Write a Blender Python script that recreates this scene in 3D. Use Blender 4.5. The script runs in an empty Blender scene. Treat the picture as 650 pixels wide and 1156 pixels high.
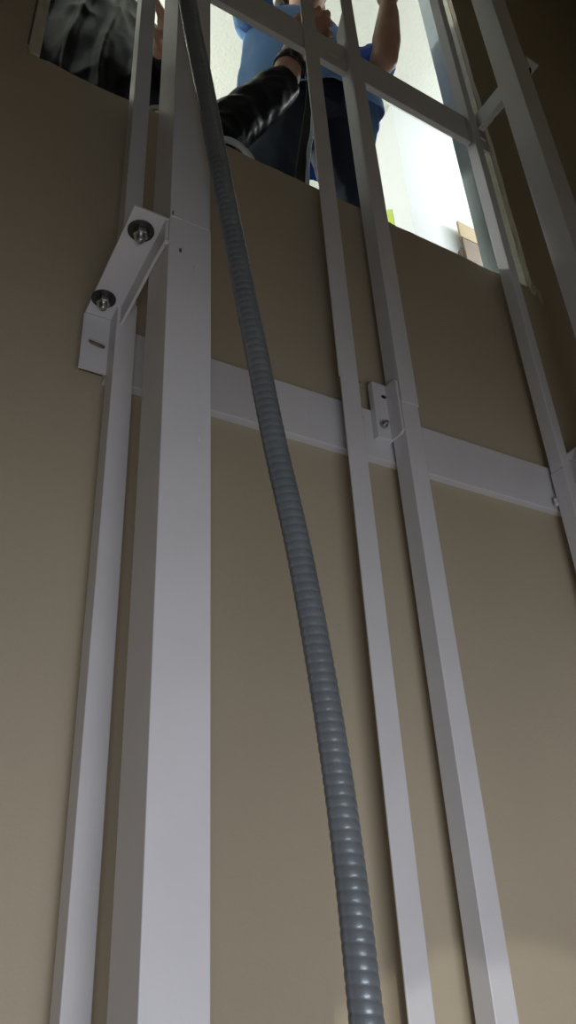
import bpy, bmesh, math, random
from mathutils import Vector, Matrix, noise
random.seed(7)
scn = bpy.context.scene
COL = scn.collection
H0 = 1.30                      # eye height above the lower floor; all layout below is relative to the eye

# ------------------------------------------------------------------ materials
def mat(name, col, rough=.5, metal=0., var=0., vscale=8., bump=0., bscale=200., spec=.5, col2=None, coat=0.):
    m = bpy.data.materials.new(name); m.use_nodes = True
    nt = m.node_tree; b = nt.nodes['Principled BSDF']
    b.inputs['Base Color'].default_value = (*col, 1)
    b.inputs['Roughness'].default_value = rough
    b.inputs['Metallic'].default_value = metal
    b.inputs['Specular IOR Level'].default_value = spec
    b.inputs['Coat Weight'].default_value = coat
    tc = nt.nodes.new('ShaderNodeTexCoord')
    if var or col2:
        n = nt.nodes.new('ShaderNodeTexNoise'); n.inputs['Scale'].default_value = vscale
        n.inputs['Detail'].default_value = 5
        nt.links.new(tc.outputs['Object'], n.inputs['Vector'])
        mx = nt.nodes.new('ShaderNodeMix'); mx.data_type = 'RGBA'
        c2 = col2 or tuple(c * (1 - var) for c in col)
        mx.inputs[6].default_value = (*col, 1); mx.inputs[7].default_value = (*c2, 1)
        rp = nt.nodes.new('ShaderNodeMapRange')
        rp.inputs['From Min'].default_value = .35; rp.inputs['From Max'].default_value = .7
        nt.links.new(n.outputs['Fac'], rp.inputs['Value'])
        nt.links.new(rp.outputs['Result'], mx.inputs[0]); nt.links.new(mx.outputs[2], b.inputs['Base Color'])
    if bump:
        n2 = nt.nodes.new('ShaderNodeTexNoise'); n2.inputs['Scale'].default_value = bscale
        n2.inputs['Detail'].default_value = 3
        nt.links.new(tc.outputs['Object'], n2.inputs['Vector'])
        bp = nt.nodes.new('ShaderNodeBump'); bp.inputs['Strength'].default_value = bump
        bp.inputs['Distance'].default_value = .004
        nt.links.new(n2.outputs['Fac'], bp.inputs['Height']); nt.links.new(bp.outputs['Normal'], b.inputs['Normal'])
    return m
M = dict(
    shaft=mat('beige_wall_paint', (.45, .388, .292), .62, var=.09, vscale=2.2, bump=.10, bscale=260, spec=.3),
    steel=mat('white_painted_steel', (.66, .655, .69), .42, var=.07, vscale=9, bump=.05, bscale=120),
    weld=mat('painted_weld', (.70, .69, .71), .45, var=.2, vscale=90, bump=.5, bscale=300),
    dirt=mat('dark_scuff', (.10, .09, .08), .8),
    zinc=mat('zinc_hardware', (.55, .56, .54), .28, metal=1., var=.25, vscale=120, bump=.1, bscale=300),
    washer=mat('dull_washer', (.09, .095, .085), .4, metal=.9, var=.3, vscale=90),
    conduit=mat('grey_conduit', (.22, .25, .28), .32, metal=.35, var=.15, vscale=25, spec=.55, bump=.05, bscale=400),
    roomwall=mat('white_room_paint', (.84, .86, .87), .6, bump=.1, bscale=160),
    roomceil=mat('textured_ceiling', (.76, .78, .71), .8, bump=.9, bscale=55),
    roomfloor=mat('room_floor', (.34, .29, .23), .5, var=.2, vscale=4),
    cream=mat('cut_drywall_core', (.74, .72, .58), .85, var=.12, vscale=40, bump=.4, bscale=150),
    jamb=mat('primed_stud', (.50, .58, .60), .85, var=.12, vscale=10, bump=.2, bscale=60),
    concrete=mat('concrete', (.36, .35, .33), .8, var=.2, vscale=3, bump=.3, bscale=30),
    tan=mat('tan_wood', (.50, .38, .22), .5, var=.15, vscale=6),
    brown=mat('brown_wood', (.21, .15, .10), .5, var=.2, vscale=6),
    skin=mat('skin', (.50, .29, .21), .5, var=.15, vscale=18, bump=.15, bscale=180),
    hair=mat('dark_hair', (.02, .015, .012), .6, bump=.6, bscale=220),
    eye=mat('eye_white', (.75, .74, .72), .2), iris=mat('iris', (.05, .03, .02), .2), lip=mat('lip', (.36, .15, .12), .45),
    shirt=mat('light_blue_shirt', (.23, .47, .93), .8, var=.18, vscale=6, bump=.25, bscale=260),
    backlit=mat('shirt_backlit_blue', (.02, .12, .62), .7, var=.12, vscale=9, bump=.2, bscale=250),  # light blue shirt again, deeper blue painted in for light through the cloth
    jeans=mat('dark_denim', (.016, .024, .048), .85, col2=(.028, .045, .075), vscale=9, bump=.3, bscale=380),
    nylon=mat('shiny_black_nylon', (.004, .005, .007), .40, spec=.18, bump=.06, bscale=70),
    jacket=mat('black_shell_jacket', (.004, .0045, .005), .28, spec=.05, bump=.05, bscale=60),
    black=mat('matte_black_fleece', (.006, .006, .008), .75, bump=.2, bscale=250),
    rubber=mat('black_rubber', (.010, .010, .012), .5, bump=.15, bscale=200),
    glass=mat('watch_glass', (.02, .025, .03), .08, spec=.8),
    cord=mat('pale_blue_cord', (.50, .60, .72), .4, var=.2, vscale=60),
    hose=mat('pale_grey_hose', (.52, .56, .56), .4, var=.15, vscale=30),
    shoe=mat('dark_shoe', (.02, .02, .02), .5),
    lime=mat('yellow_green_plastic', (.50, .62, .10), .5),
    paper=mat('torn_paper', (.62, .57, .46), .85, var=.2, vscale=60),
)
# ------------------------------------------------------------------ helpers
def W(x, y=None, z=None):
    if y is None: x, y, z = x
    return Vector((x, y, z + H0))
def link(name, me, m, parent=None, bevel=0, smooth=False, loc=None):
    o = bpy.data.objects.new(name, me); COL.objects.link(o)
    me.materials.clear()
    for k in (m if isinstance(m, (list, tuple)) else [m]): me.materials.append(k)
    if smooth:
        for p in me.polygons: p.use_smooth = True
    if parent:
        o.parent = parent
        w = Vector((0, 0, 0)); q = parent
        while q: w += q.location; q = q.parent
        if loc is None:
            me.transform(Matrix.Translation(-w))
        else: o.location = loc - w
    else:
        # origin at the base of the mesh
        if loc is None and len(me.vertices):
            xs = [v.co for v in me.vertices]
            c = Vector((sum(v.x for v in xs)/len(xs), sum(v.y for v in xs)/len(xs), min(v.z for v in xs)))
            me.transform(Matrix.Translation(-c)); o.location = c
    if bevel:
        md = o.modifiers.new('bevel', 'BEVEL'); md.width = bevel; md.segments = 2; md.limit_method = 'ANGLE'
        for p in me.polygons: p.use_smooth = True
        wn = o.modifiers.new('wn', 'WEIGHTED_NORMAL')
    return o
def bm_me(bm, name='m'):
    me = bpy.data.meshes.new(name); bmesh.ops.recalc_face_normals(bm, faces=bm.faces[:]); bm.to_mesh(me); bm.free(); return me
def add_box(bm, x0, x1, y0, y1, z0, z1):
    vs = [bm.verts.new(W(x, y, z)) for x in (x0, x1) for y in (y0, y1) for z in (z0, z1)]
    for f in ((0,1,3,2),(4,6,7,5),(0,4,5,1),(2,3,7,6),(0,2,6,4),(1,5,7,3)): bm.faces.new([vs[i] for i in f])
def box(name, m, r, parent=None, bevel=.0015):
    bm = bmesh.new(); add_box(bm, *r); return link(name, bm_me(bm), m, parent, bevel)
def prism(bm, pts, axis, a0, a1):
    """extrude a 2-D outline (eye-relative) along axis between a0 and a1"""
    def mk(p, a):
        if axis == 'x': return W(a, p[0], p[1])
        if axis == 'y': return W(p[0], a, p[1])
        return W(p[0], p[1], a)
    A = [bm.verts.new(mk(p, a0)) for p in pts]; B = [bm.verts.new(mk(p, a1)) for p in pts]
    n = len(pts)
    bm.faces.new(A); bm.faces.new(B[::-1])
    for i in range(n): bm.faces.new([A[i], A[(i+1) % n], B[(i+1) % n], B[i]])
def cyl(bm, c, axis, r, h, n=24, r2=None):
    """cylinder from c along axis (world vectors)"""
    axis = Vector(axis).normalized(); q = axis.to_track_quat('Z', 'Y'); r2 = r if r2 is None else r2
    A = [bm.verts.new(c + q @ Vector((r*math.cos(t), r*math.sin(t), 0))) for t in [2*math.pi*i/n for i in range(n)]]
    B = [bm.verts.new(c + q @ Vector((r2*math.cos(t), r2*math.sin(t), h))) for t in [2*math.pi*i/n for i in range(n)]]
    bm.faces.new(A[::-1]); bm.faces.new(B)
    for i in range(n): bm.faces.new([A[i], A[(i+1) % n], B[(i+1) % n], B[i]])
def tube(bm, pts, rad, n=10):
    pts = [Vector(p) for p in pts]; rings = []
    up = None
    for i, p in enumerate(pts):
        d = (pts[min(i+1, len(pts)-1)] - pts[max(i-1, 0)]).normalized()
        if up is None:
            up = d.orthogonal().normalized()
        up = (up - d * up.dot(d)).normalized(); s = d.cross(up)
        r = rad[i] if isinstance(rad, (list, tuple)) else rad
        rings.append([bm.verts.new(p + r*(math.cos(t)*up + math.sin(t)*s)) for t in [2*math.pi*k/n for k in range(n)]])
    for a, b in zip(rings, rings[1:]):
        for k in range(n): bm.faces.new([a[k], a[(k+1) % n], b[(k+1) % n], b[k]])
    bm.faces.new(rings[0][::-1]); bm.faces.new(rings[-1])
def spline(pts, n=12):
    out = []; P = [Vector(p) for p in pts]; P = [2*P[0]-P[1]] + P + [2*P[-1]-P[-2]]
    for i in range(1, len(P)-2):
        for k in range(n):
            t = k/n; a, b, c, d = P[i-1:i+3]
            out.append(.5*((2*b) + (c-a)*t + (2*a-5*b+4*c-d)*t*t + (3*b-a-3*c+d)*t**3))
    out.append(P[-2]); return out
def tag(o, label, cat, group=None):
    o['label'] = label; o['category'] = cat
    if group: o['group'] = group
    return o
def thing(name, label, cat, loc, group=None):
    o = bpy.data.objects.new(name, None); COL.objects.link(o); o.location = W(*loc); o.empty_display_size = .05
    return tag(o, label, cat, group)
def struct(o): o['kind'] = 'structure'; return o

# ------------------------------------------------------------------ camera
Zc = Vector((-86, 1528, -860)).normalized()
Xc = Vector((1648, -392, -860)); Xc = (Xc - Zc*Xc.dot(Zc)).normalized()
Yc = Zc.cross(Xc)
cam = bpy.data.cameras.new('camera'); co = bpy.data.objects.new('camera', cam); COL.objects.link(co)
R = Matrix(((Xc.x, Xc.y, Xc.z), (Yc.x, Yc.y, Yc.z), (Zc.x, Zc.y, Zc.z)))
co.matrix_world = Matrix.Translation(W(0, 0, 0)) @ R.to_4x4()
cam.sensor_fit = 'VERTICAL'; cam.sensor_height = 36; cam.lens = 860/1156*36; cam.clip_start = .02
scn.camera = co

# ------------------------------------------------------------------ setting: shaft
D = .82; DB = .942             # shaft face and room face of the wall between shaft and room
OX0, OX1, OZ0, OZ1 = .060, 1.212, 1.312, 2.95
ZB, ZT = -H0, 3.62             # lower floor, room ceiling
ZF = 1.10                      # upper floor
def wall_with_hole():
    bm = bmesh.new()
    X0, X1 = -.75, 2.3
    def ragged(fixed, a0, a1, n, amp, vertical, seed):
        out = []
        for i in range(n+1):
            t = a0 + (a1-a0)*i/n
            d = amp*noise.noise(Vector((t*9, seed, 0))) + amp*.35*noise.noise(Vector((t*55, seed, 3)))
            if i in (0, n): d = 0
            out.append((fixed+d, t) if vertical else (t, fixed+d))
        return out
    hole = ragged(OZ0, OX0, OX1, 60, .006, False, 1.)[:-1] + ragged(OX1, OZ0, OZ1, 80, .005, True, 5.)[:-1] \
         + ragged(OZ1, OX1, OX0, 6, 0, False, 0)[:-1] + ragged(OX0, OZ1, OZ0, 60, .003, True, 9.)[:-1]
    outer = [(X0, ZB), (X1, ZB), (X1, ZT+.3), (X0, ZT+.3)]
    for y in (D, D+.013):
        vh = [bm.verts.new(W(p[0], y, p[1])) for p in hole]; vo = [bm.verts.new(W(p[0], y, p[1])) for p in outer]
        ed = [bm.edges.new((vh[i], vh[(i+1) % len(vh)])) for i in range(len(vh))] + [bm.edges.new((vo[i], vo[(i+1) % 4])) for i in range(4)]
        bmesh.ops.triangle_fill(bm, use_beauty=True, edges=ed)
        if y == D: first = (vh, vo)
        else:
            for A, B in ((first[0], vh), (first[1], vo)):
                for i in range(len(A)):
                    f = bm.faces.new([A[i], A[(i+1) % len(A)], B[(i+1) % len(A)], B[i]])
                    if A is first[0]: f.material_index = 1
    return struct(link('wall_front', bm_me(bm), [M['shaft'], M['cream']]))
wall_with_hole()
# framed wall body behind the board, with the four stud faces that line the cut
def wb(name, r, m): return struct(box(name, m, r, None, .001))
wb('wall_body_left', (-.75, OX0-.004, D+.0131, DB, ZB, ZT), M['roomwall'])
wb('wall_body_right', (OX1+.006, 2.3, D+.0131, DB, ZB, ZT), M['roomwall'])
wb('wall_body_sill', (OX0-.004, OX1+.006, D+.0131, DB, ZB, OZ0-.006), M['roomwall'])
wb('wall_body_head', (OX0-.004, OX1+.006, D+.0131, DB, OZ1+.001, ZT), M['roomwall'])
# stud lining on the right of the cut
bm = bmesh.new(); add_box(bm, OX1-.003, OX1+.005, D+.046, DB, OZ0-.004, OZ1); o = struct(link('trim_1', bm_me(bm), M['jamb'], None, .001))
bm = bmesh.new(); add_box(bm, OX1-.001, OX1+.005, D+.0135, D+.0455, OZ0-.004, OZ1); o = struct(link('trim_2', bm_me(bm), M['cream'], None, .001))
wb('wall_left', (-.80, -.75, -1.3, DB, ZB, ZT), M['shaft'])
wb('wall_right', (2.3, 2.35, -1.3, DB, ZB, ZT), M['shaft'])
wb('floor', (-.80, 2.35, -3.0, DB, ZB-.1, ZB), M['concrete'])
wb('ceiling_shaft', (-.80, 2.35, -1.3, D, ZT+.0, ZT+.1), M['shaft'])
# unseen header added behind the eye, so the lower light fades up the shaft
wb('light_block_header', (-.75, 2.3, -.45, -.30, -.035, ZT), M['shaft'])

# upper room
wb('floor_upper', (-2.6, 4.2, DB+.0005, 5.2, ZF-.12, ZF), M['roomfloor'])
wb('ceiling', (-2.6, 4.2, DB, 5.2, ZT, ZT+.1), M['roomceil'])
YW = ZT/2.158; XW = 1.046*YW
wb('wall_room_right', (XW, 4.2, YW, 5.2, ZF, ZT), M['roomwall'])
wb('wall_room_left', (-2.7, -2.6, DB, 5.2, ZF, ZT), M['roomwall'])
wb('wall_room_back', (-2.6, XW, 5.2, 5.3, ZF, ZT), M['roomwall'])
wb('wall_room_end', (4.2, 4.3, DB, YW, ZF, ZT), M['roomwall'])
wb('wall_room_near_left', (-2.6, -.7501, DB-.1, DB, ZF, ZT), M['roomwall'])
wb('wall_room_near_right', (2.3501, 4.2, DB-.1, DB, ZF, ZT), M['roomwall'])
# baseboard glimpsed nowhere but real
# loose strip of cut board on the left of the cut
t = thing('drywall_strip', 'narrow loose strip of cut wallboard along left edge of the wall opening', 'wallboard', (.045, D-.002, 1.315))
bm = bmesh.new(); prism(bm, [(.0405, 1.322), (.0450, 1.314), (.0600, 1.3125), (.0605, 1.7), (.0605, 2.6), (.0415, 2.6), (.042, 1.9)], 'y', D-.004, D-.0003)
link('board_strip', bm_me(bm), M['paper'], t, .0008)
bm = bmesh.new(); prism(bm, [(.0378, 1.335), (.0402, 1.335), (.0412, 2.6), (.0398, 2.6)], 'y', D-.0015, D-.0003)
c = link('crack', bm_me(bm), M['dirt'], t); c['label'] = 'dark crack along the loose strip'
# torn flaps under the right corner of the cut
for k, pts in enumerate(([(1.196, 1.316), (1.2135, 1.322), (1.219, 1.304), (1.210, 1.292), (1.197, 1.296)], [(1.2190, 1.318), (1.229, 1.312), (1.230, 1.276), (1.2235, 1.268), (1.219, 1.290)])):
    bm = bmesh.new(); prism(bm, pts, 'y', D-.0055+.002*k, D-.0006)
    tag(link('torn_paper_flap', bm_me(bm), M['paper'], None, .0006),
        ['torn paper flap curling at lower right corner of the wall opening, beside the rail', 'small torn paper flap farther right and lower, below the opening corner'][k], 'torn paper')

# ------------------------------------------------------------------ steel frame
def tubebox(name, r, parent, wall=.003, bev=.003, m='steel'):
    """rectangular hollow section, vertical, open-ended"""
    x0, x1, y0, y1, z0, z1 = r
    bm = bmesh.new()
    def ring(a, z): return [bm.verts.new(W(*p)) for p in ((x0+a, y0+a, z), (x1-a, y0+a, z), (x1-a, y1-a, z), (x0+a, y1-a, z))]
    o0, o1, i0, i1 = ring(0, z0), ring(0, z1), ring(wall, z0), ring(wall, z1)
    for i in range(4):
        j = (i+1) % 4
        bm.faces.new([o0[i], o0[j], o1[j], o1[i]]); bm.faces.new([i0[j], i0[i], i1[i], i1[j]])
        bm.faces.new([o0[j], o0[i], i0[i], i0[j]]); bm.faces.new([o1[i], o1[j], i1[j], i1[i]])
    return link(name, bm_me(bm), M[m], parent, bev)
def angle(name, pts, z0, z1, parent, bev=.0015, m='steel'):
    bm = bmesh.new(); prism(bm, pts, 'z', z0, z1); return link(name, bm_me(bm), M[m], parent, bev)
def weld(parent, a, b, r=.0025, name='weld_bead'):
    bm = bmesh.new(); n = max(4, int((W(b)-W(a)).length/.004)); P = []; Rr = []
    for i in range(n+1):
        P.append(W(a).lerp(W(b), i/n)); Rr.append(r*(.8+.35*(i % 2)) if 0 < i < n else r*.4)
    tube(bm, P, Rr, 8); return link(name, bm_me(bm), M['weld'], parent, 0, True)
ZJ = .776; PB = -1.298; PT = 2.7
G1, G2 = 'tall white box section posts in front', 'slim white rails against the wall'
# front posts
def post(label, x0, x1, zj, yr=.668):
    t = thing('steel_post', label, 'post', ((x0+x1)/2, .635, PB))
    tubebox('lower_section', (x0, x1, .600, yr, PB, zj), t, bev=.004)
    tubebox('upper_section', (x0+.0008, x1-.0008, .6008, yr-.001, zj+.0006, PT), t, bev=.004)
    bm = bmesh.new(); add_box(bm, x0+.006, x1-.006, .606, yr-.006, zj-.03, zj+.03); link('splice_core', bm_me(bm), M['steel'], t)
    box('base_plate', M['steel'], (x0-.03, x1+.03, .575, .70, PB, PB+.008), t)
    return t
pl = post('widest white steel post, nearest in front, with the grey conduit crossing it at the top', .2205, .2760, ZJ)
pr = post('thick white steel post at upper right edge, standing in front of the slim rails', 1.0510, 1.1120, ZJ, .656)
# paint run, scuffs on the near post
P = spline([W(.262, .5997, 1.02-.335), W(.257, .5997, .66), W(.258, .5997, .62), W(.263, .5997, .57), W(.2665, .5997, .51), W(.2665, .5997, .46)], 8)
bm = bmesh.new(); tube(bm, spline([W(x, .6003, z) for x, z in ((.2535, .705), (.2505, .672), (.2500, .640), (.2535, .610), (.2590, .56), (.2615, .50), (.2625, .455))], 8), .0007, 8)
c = link('paint_run', bm_me(bm), M['steel'], pl, 0, True); c['label'] = 'thin raised line of paint running down the post'
for x, z in ((.2345, .722), (.2362, .722), (.2245, .782)):
    bm = bmesh.new(); prism(bm, [(x-.0008, z-.003), (x+.0007, z-.0035), (x+.0009, z+.0028), (x-.0005, z+.003)], 'y', .5994, .6001)
    c = link('scuff_mark', bm_me(bm), M['dirt'], pl); c['label'] = 'small dark scuff'
weld(pl, (.2215, .5997, .7755), (.240, .5997, .7765), .0012)

# rear rails
YR0, YR1 = .762, .7945
t = thing('guide_rail', 'slim white rail at far left against the wall, behind the bolted angle bracket', 'rail', (.22, .78, PB), G2)
tubebox('lower_section', (.2112, .2388, YR0, YR1, PB, ZJ), t)
tubebox('upper_section', (.2098, .2370, YR0+.001, YR1-.001, ZJ+.0006, PT), t)
t = thing('guide_rail', 'slim flat white rail between the grey conduit and the clip bracket', 'rail', (.59, .78, PB), G2)
t2 = t; xa, xb = .5800, .6150
angle('lower_section', [(xa, .768), (xb, .768), (xb, .7945), (xb-.004, .7945), (xb-.004, .772), (xa, .772)], PB, .785, t)
angle('upper_section', [(xa-.0005, .7705), (xb+.002, .7705), (xb+.002, .7945), (xb-.002, .7945), (xb-.002, .7745), (xa-.0005, .7745)], .7856, PT, t)
t = thing('guide_rail', 'white box rail with a shaded left side, right of the clip bracket', 'rail', (.71, .78, PB), G2)
xa, xb = .692, .7265
tubebox('lower_section', (xa, xb, .7600, .7945, PB, .764), t)
# upper length: front flange runs on, the side web stops at a slanted cut above the cross bar
bm = bmesh.new(); add_box(bm, xa+.001, xb+.002, .7592, .7632, .7645, PT)
link('upper_section', bm_me(bm), M['steel'], t, .0012)
bm = bmesh.new(); prism(bm, [(.7635, .7645), (.7945, .7645), (.7945, 1.885), (.7635, 1.935)], 'x', xa+.001, xa+.005)
link('side_web', bm_me(bm), M['steel'], t, .001)
t4 = t
t = thing('guide_rail', 'slim white rail on the right, running up beside the pale cut edge of the opening', 'rail', (1.08, .78, PB), G2)
xa, xb = 1.0670, 1.0900
tubebox('lower_section', (xa-.001, xb+.001, .7630, .7945, PB, .742), t)
tubebox('upper_section', (xa, xb, .7645, .7935, .7426, PT), t)
t5 = t

# cross bars
def bar(label, x0, x1, y0, y1, z0, z1):
    t = thing('cross_bar', label, 'bar', ((x0+x1)/2, y0, z0), 'horizontal flat white bars')
    box('flat_bar', M['steel'], (x0, x1, y0, y1, z0, z1), t, .0012); return t
b1 = bar('horizontal white flat bar fixed across the beige wall behind the rails', .2125, 1.098, .8035, .8198, .669, .765)
b2 = bar('horizontal white bar crossing the wall opening in front of the people', .2395, 1.0665, .7750, .7890, 1.708, 1.812)
# (rails pass in front of / are welded to the bar: notch pieces)
weld(b2, (.641, .774, 1.752), (.652, .774, 1.742), .0018); weld(b2, (.652, .774, 1.742), (.672, .774, 1.745), .0018); weld(b2, (.672, .774, 1.745), (.683, .774, 1.768), .0018)
weld(b2, (1.063, .7735, 1.712), (1.063, .7735, 1.806), .002)
weld(b1, (1.062, .7945, .672), (1.062, .7945, .69), .004)

# bolts
def hexn(bm, c, ax, r, h):
    cyl(bm, c, ax, r, h, 6)
def bolt(parent, c, ax, s=1., name='bolt', wash=True):
    ax = Vector(ax).normalized(); c = W(*c)
    e = None
    bm = bmesh.new(); P = [c - ax*.002]; 
    # threaded shank
    n = 26; Rr = []; Q = []
    for i in range(n+1):
        Q.append(c + ax*(.020*s*i/n)); Rr.append(.0052*s*(1 if i % 2 else .9) * (1 if i < n-1 else .8))
    tube(bm, Q, Rr, 14)
    o = link(name, bm_me(bm), M['zinc'], parent, 0, True)
    bm = bmesh.new(); hexn(bm, c + ax*.0022*s, ax, .0098*s, .0085*s); link('nut', bm_me(bm), M['zinc'], o, .0008)
    if wash:
        bm = bmesh.new(); cyl(bm, c, ax, .0162*s, .0022*s, 28); link('washer', bm_me(bm), M['washer'], o, .0005)
    return o

# left angle bracket
def bracket(label, xs, xf, zt, full=True, mirror=1):
    """xs free edge, xf flange side; horizontal leg at zt; vertical leg on wall"""
    t = thing('angle_bracket', label, 'bracket', ((xs+xf)/2, .70, zt-.1), 'white angle brackets from post to wall')
    a, b = min(xs, xf), max(xs, xf)
    bm = bmesh.new()
    prism(bm, [(.5985, zt), (.7935, zt), (.7935, zt-.004), (.5985, zt-.004)], 'x', a, b)
    link('top_leg', bm_me(bm), M['steel'], t, .001)
    f0, f1 = (xf-.0045, xf) if mirror > 0 else (xf, xf+.0045)
    bm = bmesh.new()
    prism(bm, [(.599, zt-.0042), (.7615, zt-.0042), (.7615, zt-.036), (.635, zt-.036), (.600, zt-.040)], 'x', f0, f1)
    link('side_flange', bm_me(bm), M['steel'], t, .001)
    # wall leg with a real slotted hole
    bm = bmesh.new()
    z0 = zt-.099; cx = (a+b)/2 - .002*mirror; cz = zt-.052
    slot = []
    for k in range(9):
        th = -math.pi/2 + math.pi*k/8; slot.append((cx+.0065+.0055*math.cos(th), cz-.001+.0055*math.sin(th)))
    for k in range(9):
        th = math.pi/2 + math.pi*k/8; slot.append((cx-.0065+.0055*math.cos(th), cz+.001+.0055*math.sin(th)))
    outer = [(a-.001, zt-.004), (b, zt-.004), (b, z0), (a-.001, z0)]
    prev = None
    for y in (.7935, .7975):
        vh = [bm.verts.new(W(p[0], y, p[1])) for p in slot]; vo = [bm.verts.new(W(p[0], y, p[1])) for p in outer]
        ed = [bm.edges.new((vh[i], vh[(i+1) % len(vh)])) for i in range(len(vh))] + [bm.edges.new((vo[i], vo[(i+1) % 4])) for i in range(4)]
        bmesh.ops.triangle_fill(bm, use_beauty=True, edges=ed)
        if prev:
            for A, B in ((prev[0], vh), (prev[1], vo)):
                for i in range(len(A)): bm.faces.new([A[i], A[(i+1) % len(A)], B[(i+1) % len(A)], B[i]])
        prev = (vh, vo)
    link('wall_leg', bm_me(bm), M['steel'], t)
    # spacer block tying it to the wall
    bm = bmesh.new(); add_box(bm, a+.006, b-.006, .7976, D, z0+.016, zt-.075); link('spacer', bm_me(bm), M['dirt'], t)
    xm = (a+b)/2
    bolt(t, (xm-.003*mirror, .628, zt-.0042), (0, 0, -1)); bolt(t, (xm-.008*mirror, .757, zt-.0042), (0, 0, -1))
    return t
br = bracket('white angle bracket with two hanging bolts and slotted hole, left of widest post', .1755, .2200, ZJ-.008)
weld(br, (.2185, .5985, ZJ-.047), (.2185, .612, ZJ-.044), .003)
bracket('white bracket plate at the right edge, beside the end of the lower bar', 1.1570, 1.1125, ZJ+.02, mirror=-1)
bracket('white bracket whose pale corner pokes out right of the upper right post', 1.1570, 1.1125, 1.846, mirror=-1)
# tie bar between right rail and the thick right post
t = thing('tie_bar', 'short white tie joining the right rail to the thick upper right post', 'bar', (1.1, .7, 1.76))
box('bar_leg', M['steel'], (1.0915, 1.098, .6565, .7660, 1.768, 1.822), t); box('bar_lip', M['steel'], (1.0985, 1.1105, .6565, .7660, 1.768, 1.774), t)

# clip bracket between the two middle rails
t = thing('clip_bracket', 'small white bent clip with bolt on the cross bar, between the two middle rails', 'bracket', (.68, .79, .70))
bm = bmesh.new(); add_box(bm, .6600, .6915, .7905, .8030, .703, .817); link('wall_leg', bm_me(bm), M['steel'], t, .001)
bm = bmesh.new(); prism(bm, [(.7904, .813), (.7904, .703), (.768, .702), (.7615, .706), (.7615, .806), (.7655, .813)], 'x', .6868, .6915)
link('side_leg', bm_me(bm), M['steel'], t, .001)
bolt(t, (.6710, .7905, .727), (0, -1, 0), .72, wash=False)
bm = bmesh.new(); prism(bm, [(.6815+.0050*math.cos(a), .790+.0034*math.sin(a)) for a in [2*math.pi*k/14 for k in range(14)]], 'y', .7896, .7906)
c = link('bolt_hole', bm_me(bm), M['washer'], t); c['label'] = 'empty bolt hole'
bolt(t2, (.6152, .782, .794), (1, 0, 0), .6, wash=False); bolt(t2, (.6152, .782, .724), (1, 0, 0), .5, wash=False)

# ------------------------------------------------------------------ conduit
cpts = [(.3100, .46, -.75), (.3450, .49, -.35)]
def ray(px, py, Y):
    dx, dy = px-325, 578-py; v = Vector((dx, dy, -860)); d = Vector((v.dot(Xc), v.dot(Yc), v.dot(Zc))); return d*(Y/d.y)
key = [(209, -60, .545), (212, 0, .545), (231, 100, .553), (250, 200, .556), (270, 300, .558), (290, 400, .56), (310, 500, .56), (337, 620, .558), (361, 750, .553), (380, 870, .548), (397, 1000, .54), (414, 1156, .53)]
K = [tuple(ray(*k)) for k in key]
low = Vector(K[-1]); d = (Vector(K[-1]) - Vector(K[-2])).normalized()
K += [tuple(low + d*.35), (low.x+.10, low.y-.06, -.85), (low.x+.06, low.y+.02, -H0+.003)]
top = Vector(K[0]); K = [tuple(top + Vector((-.02, -.0, .45)))] + K
CP = spline([W(*k) for k in K], 60)
L = [0]
for a, b in zip(CP, CP[1:]): L.append(L[-1] + (b-a).length)
bm = bmesh.new(); rad = .0128; pitch = .0087; step = .0012; N = 40
tot = L[-1]; ns = int(tot/step); prev = None; up = Vector((0, -1, 0)); j = 0
for i in range(ns+1):
    s = i*step
    while j < len(L)-2 and L[j+1] < s: j += 1
    u = (s-L[j])/max(1e-9, L[j+1]-L[j]); p = CP[j].lerp(CP[j+1], u); d = (CP[j+1]-CP[j]).normalized()
    up = (up - d*up.dot(d)).normalized(); sd = d.cross(up)
    ring = []
    for k in range(N):
        th = 2*math.pi*k/N
        ph = (s/pitch + k/N) % 1.0
        r = rad*(1 - .050*abs(2*ph-1)**3)
        ring.append(bm.verts.new(p + r*(math.cos(th)*up + math.sin(th)*sd)))
    if prev:
        for k in range(N): bm.faces.new([prev[k], prev[(k+1) % N], ring[(k+1) % N], ring[k]])
    prev = ring
o = link('flexible_conduit', bm_me(bm), M['conduit'], None, 0, True)
tag(o, 'long ribbed grey flexible conduit hanging diagonally in front of the white rails', 'conduit')

# ------------------------------------------------------------------ people
def sphere(bm, m, u, v):
    """uv sphere of unit radius under matrix m"""
    t0 = bm.verts.new(m @ Vector((0, 0, 1))); b0 = bm.verts.new(m @ Vector((0, 0, -1)))
    rg = [[bm.verts.new(m @ Vector((math.sin(math.pi*i/v)*math.cos(2*math.pi*k/u), math.sin(math.pi*i/v)*math.sin(2*math.pi*k/u), math.cos(math.pi*i/v)))) for k in range(u)] for i in range(1, v)]
    for k in range(u):
        j = (k+1) % u
        bm.faces.new([t0, rg[0][k], rg[0][j]]); bm.faces.new([b0, rg[-1][j], rg[-1][k]])
        for a, b in zip(rg, rg[1:]): bm.faces.new([a[k], b[k], b[j], a[j]])
def frustum(bm, a, b, ra, rb, n=18):
    a, b = Vector(a), Vector(b)
    if (b-a).length > 1e-5: cyl(bm, a, b-a, ra, (b-a).length, n, rb)
    for c, r in ((a, ra), (b, rb)):
        sphere(bm, Matrix.Translation(c) @ Matrix.Scale(r, 4), n, max(8, n//2))
def chain(bm, pts):
    for (a, ra), (b, rb) in zip(pts, pts[1:]): frustum(bm, W(a), W(b), ra, rb)
def ell(bm, c, r, rot=None, n=24):
    m = Matrix.Translation(W(c)) @ (rot.to_4x4() if rot else Matrix()) @ Matrix.Diagonal((*r, 1))
    sphere(bm, m, n, n//2)
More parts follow.
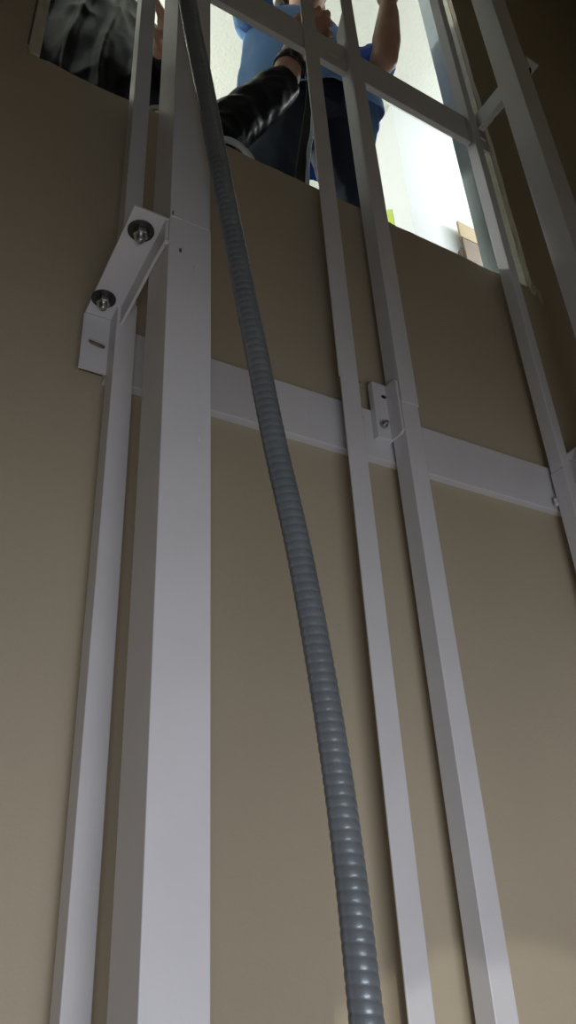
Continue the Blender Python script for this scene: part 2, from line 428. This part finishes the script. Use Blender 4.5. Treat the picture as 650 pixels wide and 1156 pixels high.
def loft(bm, secs, n=36, cap=True):
    """secs: (centre, rx, ry)"""
    rings = []
    for c, rx, ry in secs:
        rings.append([bm.verts.new(W(c[0]+rx*math.cos(t), c[1]+ry*math.sin(t), c[2] + (c[3](t) if len(c) > 3 else 0))) for t in [2*math.pi*k/n for k in range(n)]])
    for a, b in zip(rings, rings[1:]):
        for k in range(n): bm.faces.new([a[k], a[(k+1) % n], b[(k+1) % n], b[k]])
    if cap: bm.faces.new(rings[0][::-1]); bm.faces.new(rings[-1])
def remesh(bm, voxel, smooth=4, fold=None):
    me = bm_me(bm); o = bpy.data.objects.new('tmp', me); COL.objects.link(o)
    md = o.modifiers.new('r', 'REMESH'); md.mode = 'VOXEL'; md.voxel_size = voxel
    sm = o.modifiers.new('s', 'SMOOTH'); sm.iterations = smooth; sm.factor = .5
    dg = bpy.context.evaluated_depsgraph_get(); dg.update()
    out = bpy.data.meshes.new_from_object(o.evaluated_get(dg)); bpy.data.objects.remove(o)
    if fold:
        nn = [v.normal.copy() for v in out.vertices]
        for v, q in zip(out.vertices, nn): v.co += q*fold(v.co - Vector((0, 0, H0)))
    return out
def folds(amp, sc, seed=0., stretch=(1, 1, 1)):
    def f(p):
        q = Vector((p.x*sc*stretch[0], p.y*sc*stretch[1], p.z*sc*stretch[2]+seed))
        a = noise.noise(q); r = 1-abs(noise.noise(q*1.7+Vector((5, 1, 2))))*2
        return amp*(.7*a + .5*r)
    return f
def head(bm, c, yaw=0., pitch=0.):
    """head facing -Y, c = centre of skull"""
    Rm = Matrix.Rotation(yaw, 3, 'Z') @ Matrix.Rotation(pitch, 3, 'X'); c = Vector(c)
    def at(x, y, z): return tuple(c + Rm @ Vector((x, y, z)))
    ell(bm, at(0, .01, .025), (.076, .096, .088), Rm); ell(bm, at(0, -.028, -.045), (.056, .062, .066), Rm)
    ell(bm, at(0, -.055, -.088), (.026, .024, .020), Rm)
    chain(bm, [(at(0, -.088, .015), .009), (at(0, -.112, -.022), .014)]); chain(bm, [(at(-.013, -.1, -.026), .010), (at(.013, -.1, -.026), .010)])
    chain(bm, [(at(-.05, -.078, .022), .011), (at(0, -.092, .020), .010), (at(.05, -.078, .022), .011)])
    for s in (-1, 1):
        ell(bm, at(s*.078, .012, -.008), (.010, .020, .032), Rm); ell(bm, at(s*.042, -.072, -.028), (.020, .018, .018), Rm)
    chain(bm, [(at(-.020, -.088, -.060), .008), (at(.020, -.088, -.060), .008)])
    return at, Rm
def face_bits(root, at, Rm):
    for s in (-1, 1):
        bm = bmesh.new(); ell(bm, at(s*.031, -.080, .003), (.0125, .010, .0085), Rm, 16); e = link('eye', bm_me(bm), M['eye'], root, 0, True)
        bm = bmesh.new(); ell(bm, at(s*.031, -.0885, .003), (.0052, .003, .0052), Rm, 12); link('iris', bm_me(bm), M['iris'], e, 0, True)
    bm = bmesh.new(); chain(bm, [(at(-.021, -.094, -.060), .0045), (at(0, -.0975, -.059), .006), (at(.021, -.094, -.060), .0045)]); link('mouth', bm_me(bm), M['lip'], root, 0, True)
def hair(root, at, Rm, cap=False):
    bm = bmesh.new(); ell(bm, at(0, .022, .040), (.083, .100, .090), Rm); ell(bm, at(0, .050, -.02), (.074, .066, .07), Rm)
    link('hair', remesh(bm, .006, 2, folds(.004, 60)), M['hair'], root, 0, True)
def hand(bm, wrist, d, palmn, side=1, curl=.9, s=1., spread=0.):
    """wrist point, finger direction d, palm normal palmn (direction the palm faces), side = thumb side sign"""
    wv = Vector(wrist); d = Vector(d).normalized(); pn = Vector(palmn); pn = (pn - d*pn.dot(d)).normalized(); sd = d.cross(pn)*side
    T = lambda a, b, c: tuple(wv + d*a*s + sd*b*s + pn*c*s)
    chain(bm, [(T(-.01, 0, 0), .026*s), (T(.02, 0, 0), .024*s)])
    for b in (-.030, -.010, .010, .030):
        chain(bm, [(T(.012, b*.6, 0), .015*s), (T(.088 - abs(b-.008)*.25, b, -.002), .0125*s)])
    lens = {-.030: (.032, .020, .018), -.010: (.040, .026, .020), .010: (.044, .029, .021), .030: (.038, .024, .020)}
    for i, (b, ls) in enumerate(lens.items()):
        a, c = .088 - abs(b-.008)*.25, -.002; ang = 0; pts = [(T(a, b, c), .0105*s)]
        for q, l in enumerate(ls):
            ang += curl*(1.0, 1.15, .8)[q] + .06*i*(1 if q else 0)
            a += l*math.cos(ang); c += l*math.sin(ang); b2 = b*(1+spread)
            pts.append((T(a, b2, c), (.0095, .0088, .0078)[q]*s))
        chain(bm, pts)
    chain(bm, [(T(.018, .022, .008), .015*s), (T(.045, .046, .020), .0125*s), (T(.070, .044, .042), .0105*s), (T(.084, .026, .056), .0092*s)])

# ---- person in the blue shirt
A = thing('person', 'person in light blue shirt and dark jeans standing behind the upper bar, bare forearm raised', 'person', (.82, 1.12, ZF))
bm = bmesh.new()
yA = 1.115
loft(bm, [((.82, yA, 2.09), .125, .075), ((.825, yA, 2.10), .150, .10), ((.83, yA, 2.22), .140, .098), ((.84, yA, 2.36), .165, .105), ((.84, yA+.01, 2.47), .175, .10), ((.84, yA+.01, 2.53), .10, .07)])
chain(bm, [((.84, yA+.01, 2.50), .062), ((.84, yA-.005, 2.62), .052)])
atA, RA = head(bm, (.84, yA-.02, 2.735), 0, .35)
chain(bm, [((1.005, yA+.01, 2.475), .052), ((.992, .985, 2.300), .046), ((.980, .925, 2.225), .038), ((.984, .910, 2.30), .043), ((.997, .895, 2.42), .033), ((1.0, .89, 2.475), .026)])
hand(bm, (1.0, .89, 2.485), (.05, -.15, 1), (-.6, -.7, 0), 1, .75)
chain(bm, [((.675, yA+.01, 2.475), .052), ((.620, 1.06, 2.44), .045), ((.600, .985, 2.42), .038), ((.660, .900, 2.54), .030), ((.675, .885, 2.58), .026)])
hand(bm, (.678, .882, 2.59), (.2, -.1, 1), (.6, -.7, 0), -1, .75)
for sx, hx, kx, ax in ((-1, .745, .690, .675), (1, .905, .945, .96)):
    hx = .738 if sx < 0 else .915
    chain(bm, [((hx, yA, 2.05), .066), ((kx+.006, yA-.005, 1.80), .056), ((kx, yA-.005, 1.60), .048), ((kx, yA+.01, 1.50), .046), ((ax, yA+.04, ZF+.10), .038)])
    chain(bm, [((ax, yA+.05, ZF+.05), .040), ((ax+.01*sx, yA-.05, ZF+.04), .036), ((ax+.015*sx, yA-.10, ZF+.035), .030)])
link('body', remesh(bm, .006, 4), M['skin'], A, 0, True)
face_bits(A, atA, RA); hair(A, atA, RA)
# shirt
def hemA(t):   # t=0 right(+x), pi/2 back, pi left, 3pi/2 front
    return .085*math.cos(t) + .045*math.sin(t) + .012*math.sin(3*t+1)
bm = bmesh.new()
n = 96; secs = []
prof = [(2.085, .235, .185, 1), (2.15, .232, .182, .8), (2.24, .222, .172, .45), (2.34, .212, .158, .15), (2.43, .205, .142, 0), (2.50, .185, .118, 0), (2.545, .120, .085, 0), (2.565, .072, .068, 0)]
rings = []
for z, rx, ry, w in prof:
    ring = []
    for k in range(n):
        t = 2*math.pi*k/n; fl = 1 + .035*w*math.sin(7*t+1.3)+.022*w*math.sin(13*t)
        ring.append(bm.verts.new(W(.845+rx*fl*math.cos(t), 1.140+ry*fl*math.sin(t), z + w*hemA(t))))
    rings.append(ring)
for a, b in zip(rings, rings[1:]):
    for k in range(n): bm.faces.new([a[k], a[(k+1) % n], b[(k+1) % n], b[k]])
s = link('shirt', bm_me(bm), M['shirt'], A, 0, True)
sb = s.modifiers.new('sub', 'SUBSURF'); sb.levels = 2; sb.render_levels = 2
dt = bpy.data.textures.new('fold', 'CLOUDS'); dt.noise_scale = .09
dm = s.modifiers.new('d', 'DISPLACE'); dm.texture = dt; dm.strength = .022; dm.mid_level = .5; dm.texture_coords = 'LOCAL'
so = s.modifiers.new('sol', 'SOLIDIFY'); so.thickness = .0018; so.offset = 0
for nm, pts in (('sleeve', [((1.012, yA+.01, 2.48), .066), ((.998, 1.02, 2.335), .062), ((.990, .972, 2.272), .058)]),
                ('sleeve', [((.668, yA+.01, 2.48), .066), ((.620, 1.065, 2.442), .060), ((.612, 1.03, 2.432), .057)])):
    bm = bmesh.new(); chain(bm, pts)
    o = link(nm, remesh(bm, .005, 3, folds(.006, 18)), M['backlit'] if pts[0][0][0] > .8 else M['shirt'], A, 0, True)  # one sleeve gets the shirt colour as deepened by light through it
    if pts[0][0][0] > .8: o['label'] = 'royal blue painted on the shirt sleeve end at the elbow'
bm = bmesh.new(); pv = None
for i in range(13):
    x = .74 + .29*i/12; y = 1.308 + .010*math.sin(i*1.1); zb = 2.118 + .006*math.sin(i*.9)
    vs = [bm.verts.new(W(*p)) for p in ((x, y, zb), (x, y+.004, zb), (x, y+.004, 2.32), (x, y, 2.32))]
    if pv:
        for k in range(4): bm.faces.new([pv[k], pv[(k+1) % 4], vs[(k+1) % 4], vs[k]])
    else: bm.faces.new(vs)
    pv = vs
bm.faces.new(pv); o = link('shirt_tail', bm_me(bm), M['backlit'], A, 0, True); o['label'] = 'royal blue painted on the shirt tail behind the legs'  # tail of the same shirt, its translucent glow put into the colour
# jeans
bm = bmesh.new()
loft(bm, [((.823, yA-.002, 2.035), .150, .105), ((.823, yA, 2.10), .165, .118), ((.825, yA, 2.165), .162, .116)])
for hx, kx, ax in ((.738, .690, .675), (.915, .950, .96)):
    chain(bm, [((hx, yA, 2.055), .088), ((kx+(.002 if kx < .8 else .008), yA-.005, 1.80), .074), ((kx, yA-.005, 1.60), .068), ((kx, yA+.01, 1.48), .064), ((ax, yA+.035, ZF+.10), .056)])
link('jeans', remesh(bm, .006, 3, folds(.007, 13, 2., (1, 1, .6))), M['jeans'], A, 0, True)
for ax, sx in ((.675, -1), (.96, 1)):
    bm = bmesh.new(); chain(bm, [((ax, yA+.055, ZF+.052), .048), ((ax+.01*sx, yA-.05, ZF+.046), .045), ((ax+.015*sx, yA-.11, ZF+.038), .037)])
    bmesh.ops.bisect_plane(bm, geom=bm.verts[:]+bm.edges[:]+bm.faces[:], plane_co=W(0, 0, ZF), plane_no=(0, 0, -1), clear_outer=True)
    link('shoe', bm_me(bm), M['shoe'], A, 0, True)
# hanging strap in front of the jeans
t = thing('hanging_strap', 'black webbing strap with pale blue cord dangling before the jeans', 'strap', (.775, .98, 1.62))
SP = spline([ray(349, 84, .985), ray(349, 118, .985), ray(345, 150, .983), ray(341, 185, .98), ray(339, 212, .975), ray(338, 240, .97)], 8)
bm = bmesh.new(); prevv = None
for i, p in enumerate(SP):
    w2 = .010 + .006*min(1, i/len(SP)*1.3)
    vs = [bm.verts.new(W(p.x+sx, p.y+sy, p.z)) for sx, sy in ((-w2, -.002), (w2, -.002), (w2, .002), (-w2, .002))]
    if prevv:
        for k in range(4): bm.faces.new([prevv[k], prevv[(k+1) % 4], vs[(k+1) % 4], vs[k]])
    else: bm.faces.new(vs[::-1])
    prevv = vs
bm.faces.new(prevv); link('webbing', bm_me(bm), M['rubber'], t, .0008)
bm = bmesh.new()
tube(bm, [W(*p) for p in spline([ray(346, 60, .975), ray(349, 92, .975), ray(352, 120, .975), ray(354.5, 142, .975), ray(350, 165, .973), ray(347, 190, .97), ray(346, 215, .965), ray(346, 240, .96)], 10)], .0042, 8)
tube(bm, [W(*p) for p in spline([ray(352, 130, .972), ray(351, 150, .970), ray(347, 172, .970), ray(348, 195, .967), ray(348, 240, .96)], 8)], .0028, 8)
link('cord', bm_me(bm), M['cord'], t, 0, True)

# ---- crouching person: only the reaching arm shows
Cp = thing('person', 'person in black long sleeve crouching behind the sill, watch arm reaching up', 'person', (.39, 1.15, ZF))
elbow = (.452, .985, 1.560); cuff = tuple(ray(319, 96, .915)); wr = Vector(ray(332, 58, .885)); hv = Vector(ray(362, 18, .845))
CT = [((.40, 1.24, 1.25), .15, .12), ((.39, 1.22, 1.33), .14, .11), ((.375, 1.18, 1.42), .14, .105), ((.37, 1.15, 1.50), .145, .095), ((.38, 1.13, 1.56), .08, .06)]
bm = bmesh.new(); loft(bm, CT)
chain(bm, [((.385, 1.14, 1.54), .056), ((.385, 1.125, 1.62), .050)])
atC, RC = head(bm, (.385, 1.135, 1.66), -.1, .2)
SR = (.490, 1.135, 1.49); F1 = Vector(elbow).lerp(Vector(cuff), .45)
chain(bm, [(SR, .048), ((.480, 1.06, 1.52), .044), (elbow, .040), (tuple(F1), .043), (cuff, .037), (tuple(Vector(cuff).lerp(wr, .55)), .0345), (tuple(wr), .030)])
hd = (Vector(hv)-wr).normalized()
hand(bm, tuple(wr), hd, (.35, -.85, -.2), -1, .78, 1.0)
chain(bm, [((.255, 1.15, 1.48), .048), ((.17, 1.13, 1.30), .042), ((.22, 1.05, 1.19), .034), ((.23, 1.04, 1.17), .028)])
hand(bm, (.235, 1.03, 1.165), (.6, -.5, -.45), (-.1, -.2, -1), 1, .3)
LG = ((-1, .29, .30), (1, .53, .50))
for sx, kx, fx in LG:
    chain(bm, [((.40+.07*sx, 1.22, 1.27), .080), ((kx, 1.035, 1.40), .054), ((kx, 1.035, 1.35), .050), ((fx, 1.18, ZF+.09), .036)])
    chain(bm, [((fx, 1.21, ZF+.05), .038), ((fx, 1.09, ZF+.036), .032)])
link('body', remesh(bm, .0042, 4), M['skin'], Cp, 0, True)
face_bits(Cp, atC, RC); hair(Cp, atC, RC)
bm = bmesh.new(); loft(bm, [(c, a+.022, b+.02) for c, a, b in CT])
chain(bm, [(SR, .064), ((.480, 1.06, 1.52), .064), (elbow, .061), (tuple(F1), .054), (tuple(Vector(elbow).lerp(Vector(cuff), .75)), .050)])
cyl(bm, W(*Vector(elbow).lerp(Vector(cuff), .75)), Vector(cuff)-Vector(elbow), .050, (Vector(cuff)-Vector(elbow)).length*.27, 24, .0435)
chain(bm, [((.255, 1.15, 1.48), .062), ((.17, 1.13, 1.30), .056), ((.215, 1.06, 1.205), .046)])
link('black_top', remesh(bm, .0045, 2, folds(.007, 12, 4., (1, 1, 1.4))), M['nylon'], Cp, 0, True)
bm = bmesh.new(); ell(bm, (.40, 1.215, 1.29), (.16, .13, .11))
for sx, kx, fx in LG:
    chain(bm, [((.40+.07*sx, 1.22, 1.27), .094), ((kx, 1.04, 1.40), .068), ((kx, 1.04, 1.35), .062), ((fx, 1.18, ZF+.10), .048)])
link('trousers', remesh(bm, .007, 3, folds(.006, 14)), M['black'], Cp, 0, True)
for sx, kx, fx in LG:
    bm = bmesh.new(); chain(bm, [((fx, 1.215, ZF+.055), .046), ((fx, 1.08, ZF+.042), .040)])
    bmesh.ops.bisect_plane(bm, geom=bm.verts[:]+bm.edges[:]+bm.faces[:], plane_co=W(0, 0, ZF), plane_no=(0, 0, -1), clear_outer=True)
    link('shoe', bm_me(bm), M['shoe'], Cp, 0, True)
# wristwatch
wc = Vector(cuff).lerp(wr, .55); wd = (wr - Vector(cuff)).normalized()
t = thing('wristwatch', 'black wristwatch worn on the bare wrist below the cross bar', 'watch', tuple(wc))
bm = bmesh.new(); q = wd.to_track_quat('Z', 'Y'); n = 40
prof = [(-.0115, .0362), (-.0105, .0385), (.0105, .0380), (.0115, .0352), (.010, .0325), (-.010, .0335)]
rr = [[bm.verts.new(W(*(wc + q @ Vector((r*math.cos(2*math.pi*k/n), r*math.sin(2*math.pi*k/n), a))))) for k in range(n)] for a, r in prof]
for i in range(len(rr)):
    a, b = rr[i], rr[(i+1) % len(rr)]
    for k in range(n): bm.faces.new([a[k], a[(k+1) % n], b[(k+1) % n], b[k]])
link('strap', bm_me(bm), M['rubber'], t, 0, True)
sdir = Vector((.86, -.42, .1)); sdir = (sdir - wd*sdir.dot(wd)).normalized()
bm = bmesh.new(); cyl(bm, W(*(wc + sdir*.034)), sdir, .0185, .011, 28); c = link('watch_case', bm_me(bm), M['rubber'], t, .0015)
bm = bmesh.new(); cyl(bm, W(*(wc + sdir*.0451)), sdir, .0145, .0012, 28); link('dial', bm_me(bm), M['glass'], c)
bdir = Vector((-.15, -.9, -.2)); bdir = (bdir - wd*bdir.dot(wd)).normalized(); sdd = wd.cross(bdir)
bm = bmesh.new()
for k in (-1, 1):
    tube(bm, [W(*(wc + bdir*.0395 + sdd*.008*j + wd*.012*k)) for j in (-1, 1)], .0018, 8)
    tube(bm, [W(*(wc + bdir*.0395 + sdd*.008*k + wd*.012*j)) for j in (-1, 1)], .0018, 8)
link('buckle', bm_me(bm), M['rubber'], t)

# ---- standing person in black on the left
B = thing('person', 'person in shiny black jacket standing at the left side of the opening', 'person', (.20, 1.40, ZF))
yB = 1.375; xB = .250
bm = bmesh.new()
loft(bm, [((xB, yB, 2.0), .155, .105), ((xB, yB, 2.15), .15, .11), ((xB, yB, 2.30), .16, .115), ((xB, yB, 2.45), .18, .115), ((xB, yB, 2.54), .11, .08)])
chain(bm, [((xB, yB, 2.50), .060), ((xB, yB-.02, 2.62), .052)])
atB, RB = head(bm, (xB, yB-.03, 2.735), 0, .2)
hB = Vector(ray(181, 34, 1.14))
chain(bm, [((xB+.19, yB, 2.48), .054), ((xB+.235, yB+.0, 2.24), .046), ((xB+.235, yB-.02, 2.17), .038), (tuple(hB.lerp(Vector((xB+.235, yB-.02, 2.17)), .25)), .028)])
hand(bm, tuple(hB.lerp(Vector((xB+.235, yB-.02, 2.17)), .22)), (-.35, -.9, .25), (-.8, .3, -.2), 1, .6)
chain(bm, [((xB-.19, yB, 2.48), .054), ((xB-.225, yB-.03, 2.26), .046), ((-.03, yB-.10, 2.16), .036), ((-.07, yB-.20, 2.20), .028)])
hand(bm, (-.075, yB-.21, 2.205), (-.3, -.3, .9), (.6, .3, -.2), -1, .6)
for sx in (-1, 1):
    chain(bm, [((xB+.085*sx, yB, 2.0), .085), ((xB+.085*sx, yB+.03, 1.58), .056), ((xB-.02+.08*sx, yB+.10, ZF+.10), .038)])
    chain(bm, [((xB-.02+.08*sx, yB+.12, ZF+.05), .038), ((xB-.02+.09*sx, yB-.02, ZF+.032), .030)])
link('body', remesh(bm, .0075, 3), M['skin'], B, 0, True)
face_bits(B, atB, RB); hair(B, atB, RB)
bm = bmesh.new()
loft(bm, [((xB+.045, yB, 1.80), .205, .150), ((xB+.045, yB, 1.93), .235, .165), ((xB+.03, yB, 2.05), .225, .170), ((xB, yB, 2.20), .215, .160), ((xB, yB, 2.36), .215, .150), ((xB, yB, 2.48), .200, .135), ((xB, yB, 2.56), .115, .088)])
chain(bm, [((xB+.19, yB, 2.48), .074), ((xB+.235, yB, 2.25), .070), ((xB+.232, yB-.03, 2.18), .066), (tuple(hB.lerp(Vector((xB+.235, yB-.02, 2.17)), .42)), .048)])
chain(bm, [((xB-.19, yB, 2.48), .074), ((xB-.225, yB-.03, 2.25), .070), ((-.03, yB-.10, 2.16), .060), ((-.06, yB-.17, 2.19), .046)])
def jf(p):
    # long vertical creases gathered on the front-left of the jacket
    u = (p.x-.13)*26 + .6*math.sin(p.z*7); ridge = math.exp(-((u % 2.2)-1.1)**2*14)
    return .012*ridge*(1 if p.y < yB and -.02 < p.x < .34 else .2) + folds(.012, 9, 7., (1, 1, .5))(p)
link('jacket', remesh(bm, .007, 2, jf), M['jacket'], B, 0, True)
bm = bmesh.new()
ell(bm, (xB, yB, 1.98), (.17, .13, .12))
for sx in (-1, 1): chain(bm, [((xB+.085*sx, yB, 1.98), .098), ((xB+.085*sx, yB+.03, 1.58), .072), ((xB-.02+.08*sx, yB+.10, ZF+.09), .056)])
link('trousers', remesh(bm, .008, 3, folds(.006, 12)), M['black'], B, 0, True)
for sx in (-1, 1):
    bm = bmesh.new(); chain(bm, [((xB-.02+.08*sx, yB+.125, ZF+.05), .046), ((xB-.02+.09*sx, yB-.03, ZF+.040), .040)])
    bmesh.ops.bisect_plane(bm, geom=bm.verts[:]+bm.edges[:]+bm.faces[:], plane_co=W(0, 0, ZF), plane_no=(0, 0, -1), clear_outer=True)
    link('shoe', bm_me(bm), M['shoe'], B, 0, True)

# pale hose loop on the sill
bm = bmesh.new()
tube(bm, [W(*p) for p in spline([ray(225, 172, .90), ray(238, 160, .90), ray(254, 157.5, .895), ray(268, 163, .885), ray(277, 171, .875), ray(283, 179, .868), ray(287, 190, .865), ray(287, 205, .88)], 10)], .0068, 12)
tag(link('hose_loop', bm_me(bm), M['hose'], None, 0, True), 'pale grey hose loop curving over the sill below the black sleeve', 'hose')

# cabinet seen at the lower right of the opening
Yc_ = 1.635
t = thing('wooden_cabinet', 'tan and brown wooden cabinet standing before the bright white wall', 'cabinet', (2.1, 1.6, ZF))
x0 = 1.222*Yc_
box('carcass', M['brown'], (x0+.004, x0+.50, Yc_+.012, YW-.002, ZF, 2.70), t)
box('door', M['tan'], (x0, x0+.248, Yc_, Yc_+.0115, 1.688*Yc_, 1.745*Yc_+.01), t)
box('door', M['tan'], (x0+.252, x0+.506, Yc_, Yc_+.0115, 1.688*Yc_, 1.745*Yc_+.01), t)
box('lower_door', M['brown'], (x0+.008, x0+.248, Yc_, Yc_+.0115, ZF+.08, 1.685*Yc_), t)
box('lower_door', M['brown'], (x0+.252, x0+.500, Yc_, Yc_+.0115, ZF+.08, 1.685*Yc_), t)

bm = bmesh.new(); prism(bm, [(1.79, 2.86), (1.83, 2.86), (1.835, 2.95), (1.82, 3.0), (1.79, 2.97)], 'x', XW-.003, XW-.0003)
tag(link('wall_sticker', bm_me(bm), M['lime'], None, .0008), 'tiny yellow-green sticker on the cream wall corner right of the middle rail', 'sticker')

# ------------------------------------------------------------------ light
def area(name, loc, target, sx, sy, power, col):
    l = bpy.data.lights.new(name, 'AREA'); l.shape = 'RECTANGLE'; l.size = sx; l.size_y = sy; l.energy = power; l.color = col
    o = bpy.data.objects.new(name, l); COL.objects.link(o); o.location = W(*loc)
    o.rotation_euler = (W(*target)-W(*loc)).to_track_quat('-Z', 'Y').to_euler(); return o
def point(name, loc, r, power, col):
    l = bpy.data.lights.new(name, 'POINT'); l.shadow_soft_size = r; l.energy = power; l.color = col
    o = bpy.data.objects.new(name, l); COL.objects.link(o); o.location = W(*loc); return o
area('doorway_light', (.05, -1.15, -.62), (1.4, -.05, -.60), 1.3, .95, 30, (.93, .95, 1.0))
point('room_lamp_right', (2.75, 1.22, 3.05), .10, 21, (.95, .98, 1.0))
point('room_lamp_left', (-.2, 2.6, 2.98), .10, 92, (.97, 1.0, .93))
sp = bpy.data.lights.new('doorway_beam', 'SPOT'); sp.energy = 42; sp.spot_size = math.radians(19); sp.spot_blend = .08; sp.shadow_soft_size = .012; sp.color = (1, .97, .86)
so_ = bpy.data.objects.new('doorway_beam', sp); COL.objects.link(so_); so_.location = W(-.45, -1.1, -.70); so_.rotation_euler = (W(.68, .82, -.40)-W(-.45, -1.1, -.70)).to_track_quat('-Z', 'Y').to_euler()
w = bpy.data.worlds.new('world'); scn.world = w; w.use_nodes = True
w.node_tree.nodes['Background'].inputs[0].default_value = (.75, .85, 1, 1); w.node_tree.nodes['Background'].inputs[1].default_value = .04
scn.view_settings.view_transform = 'Standard'; scn.view_settings.look = 'None'; scn.view_settings.gamma = 1; scn.view_settings.use_curve_mapping = False
scn.view_settings.exposure = 0.0
scn.cycles.max_bounces = 8
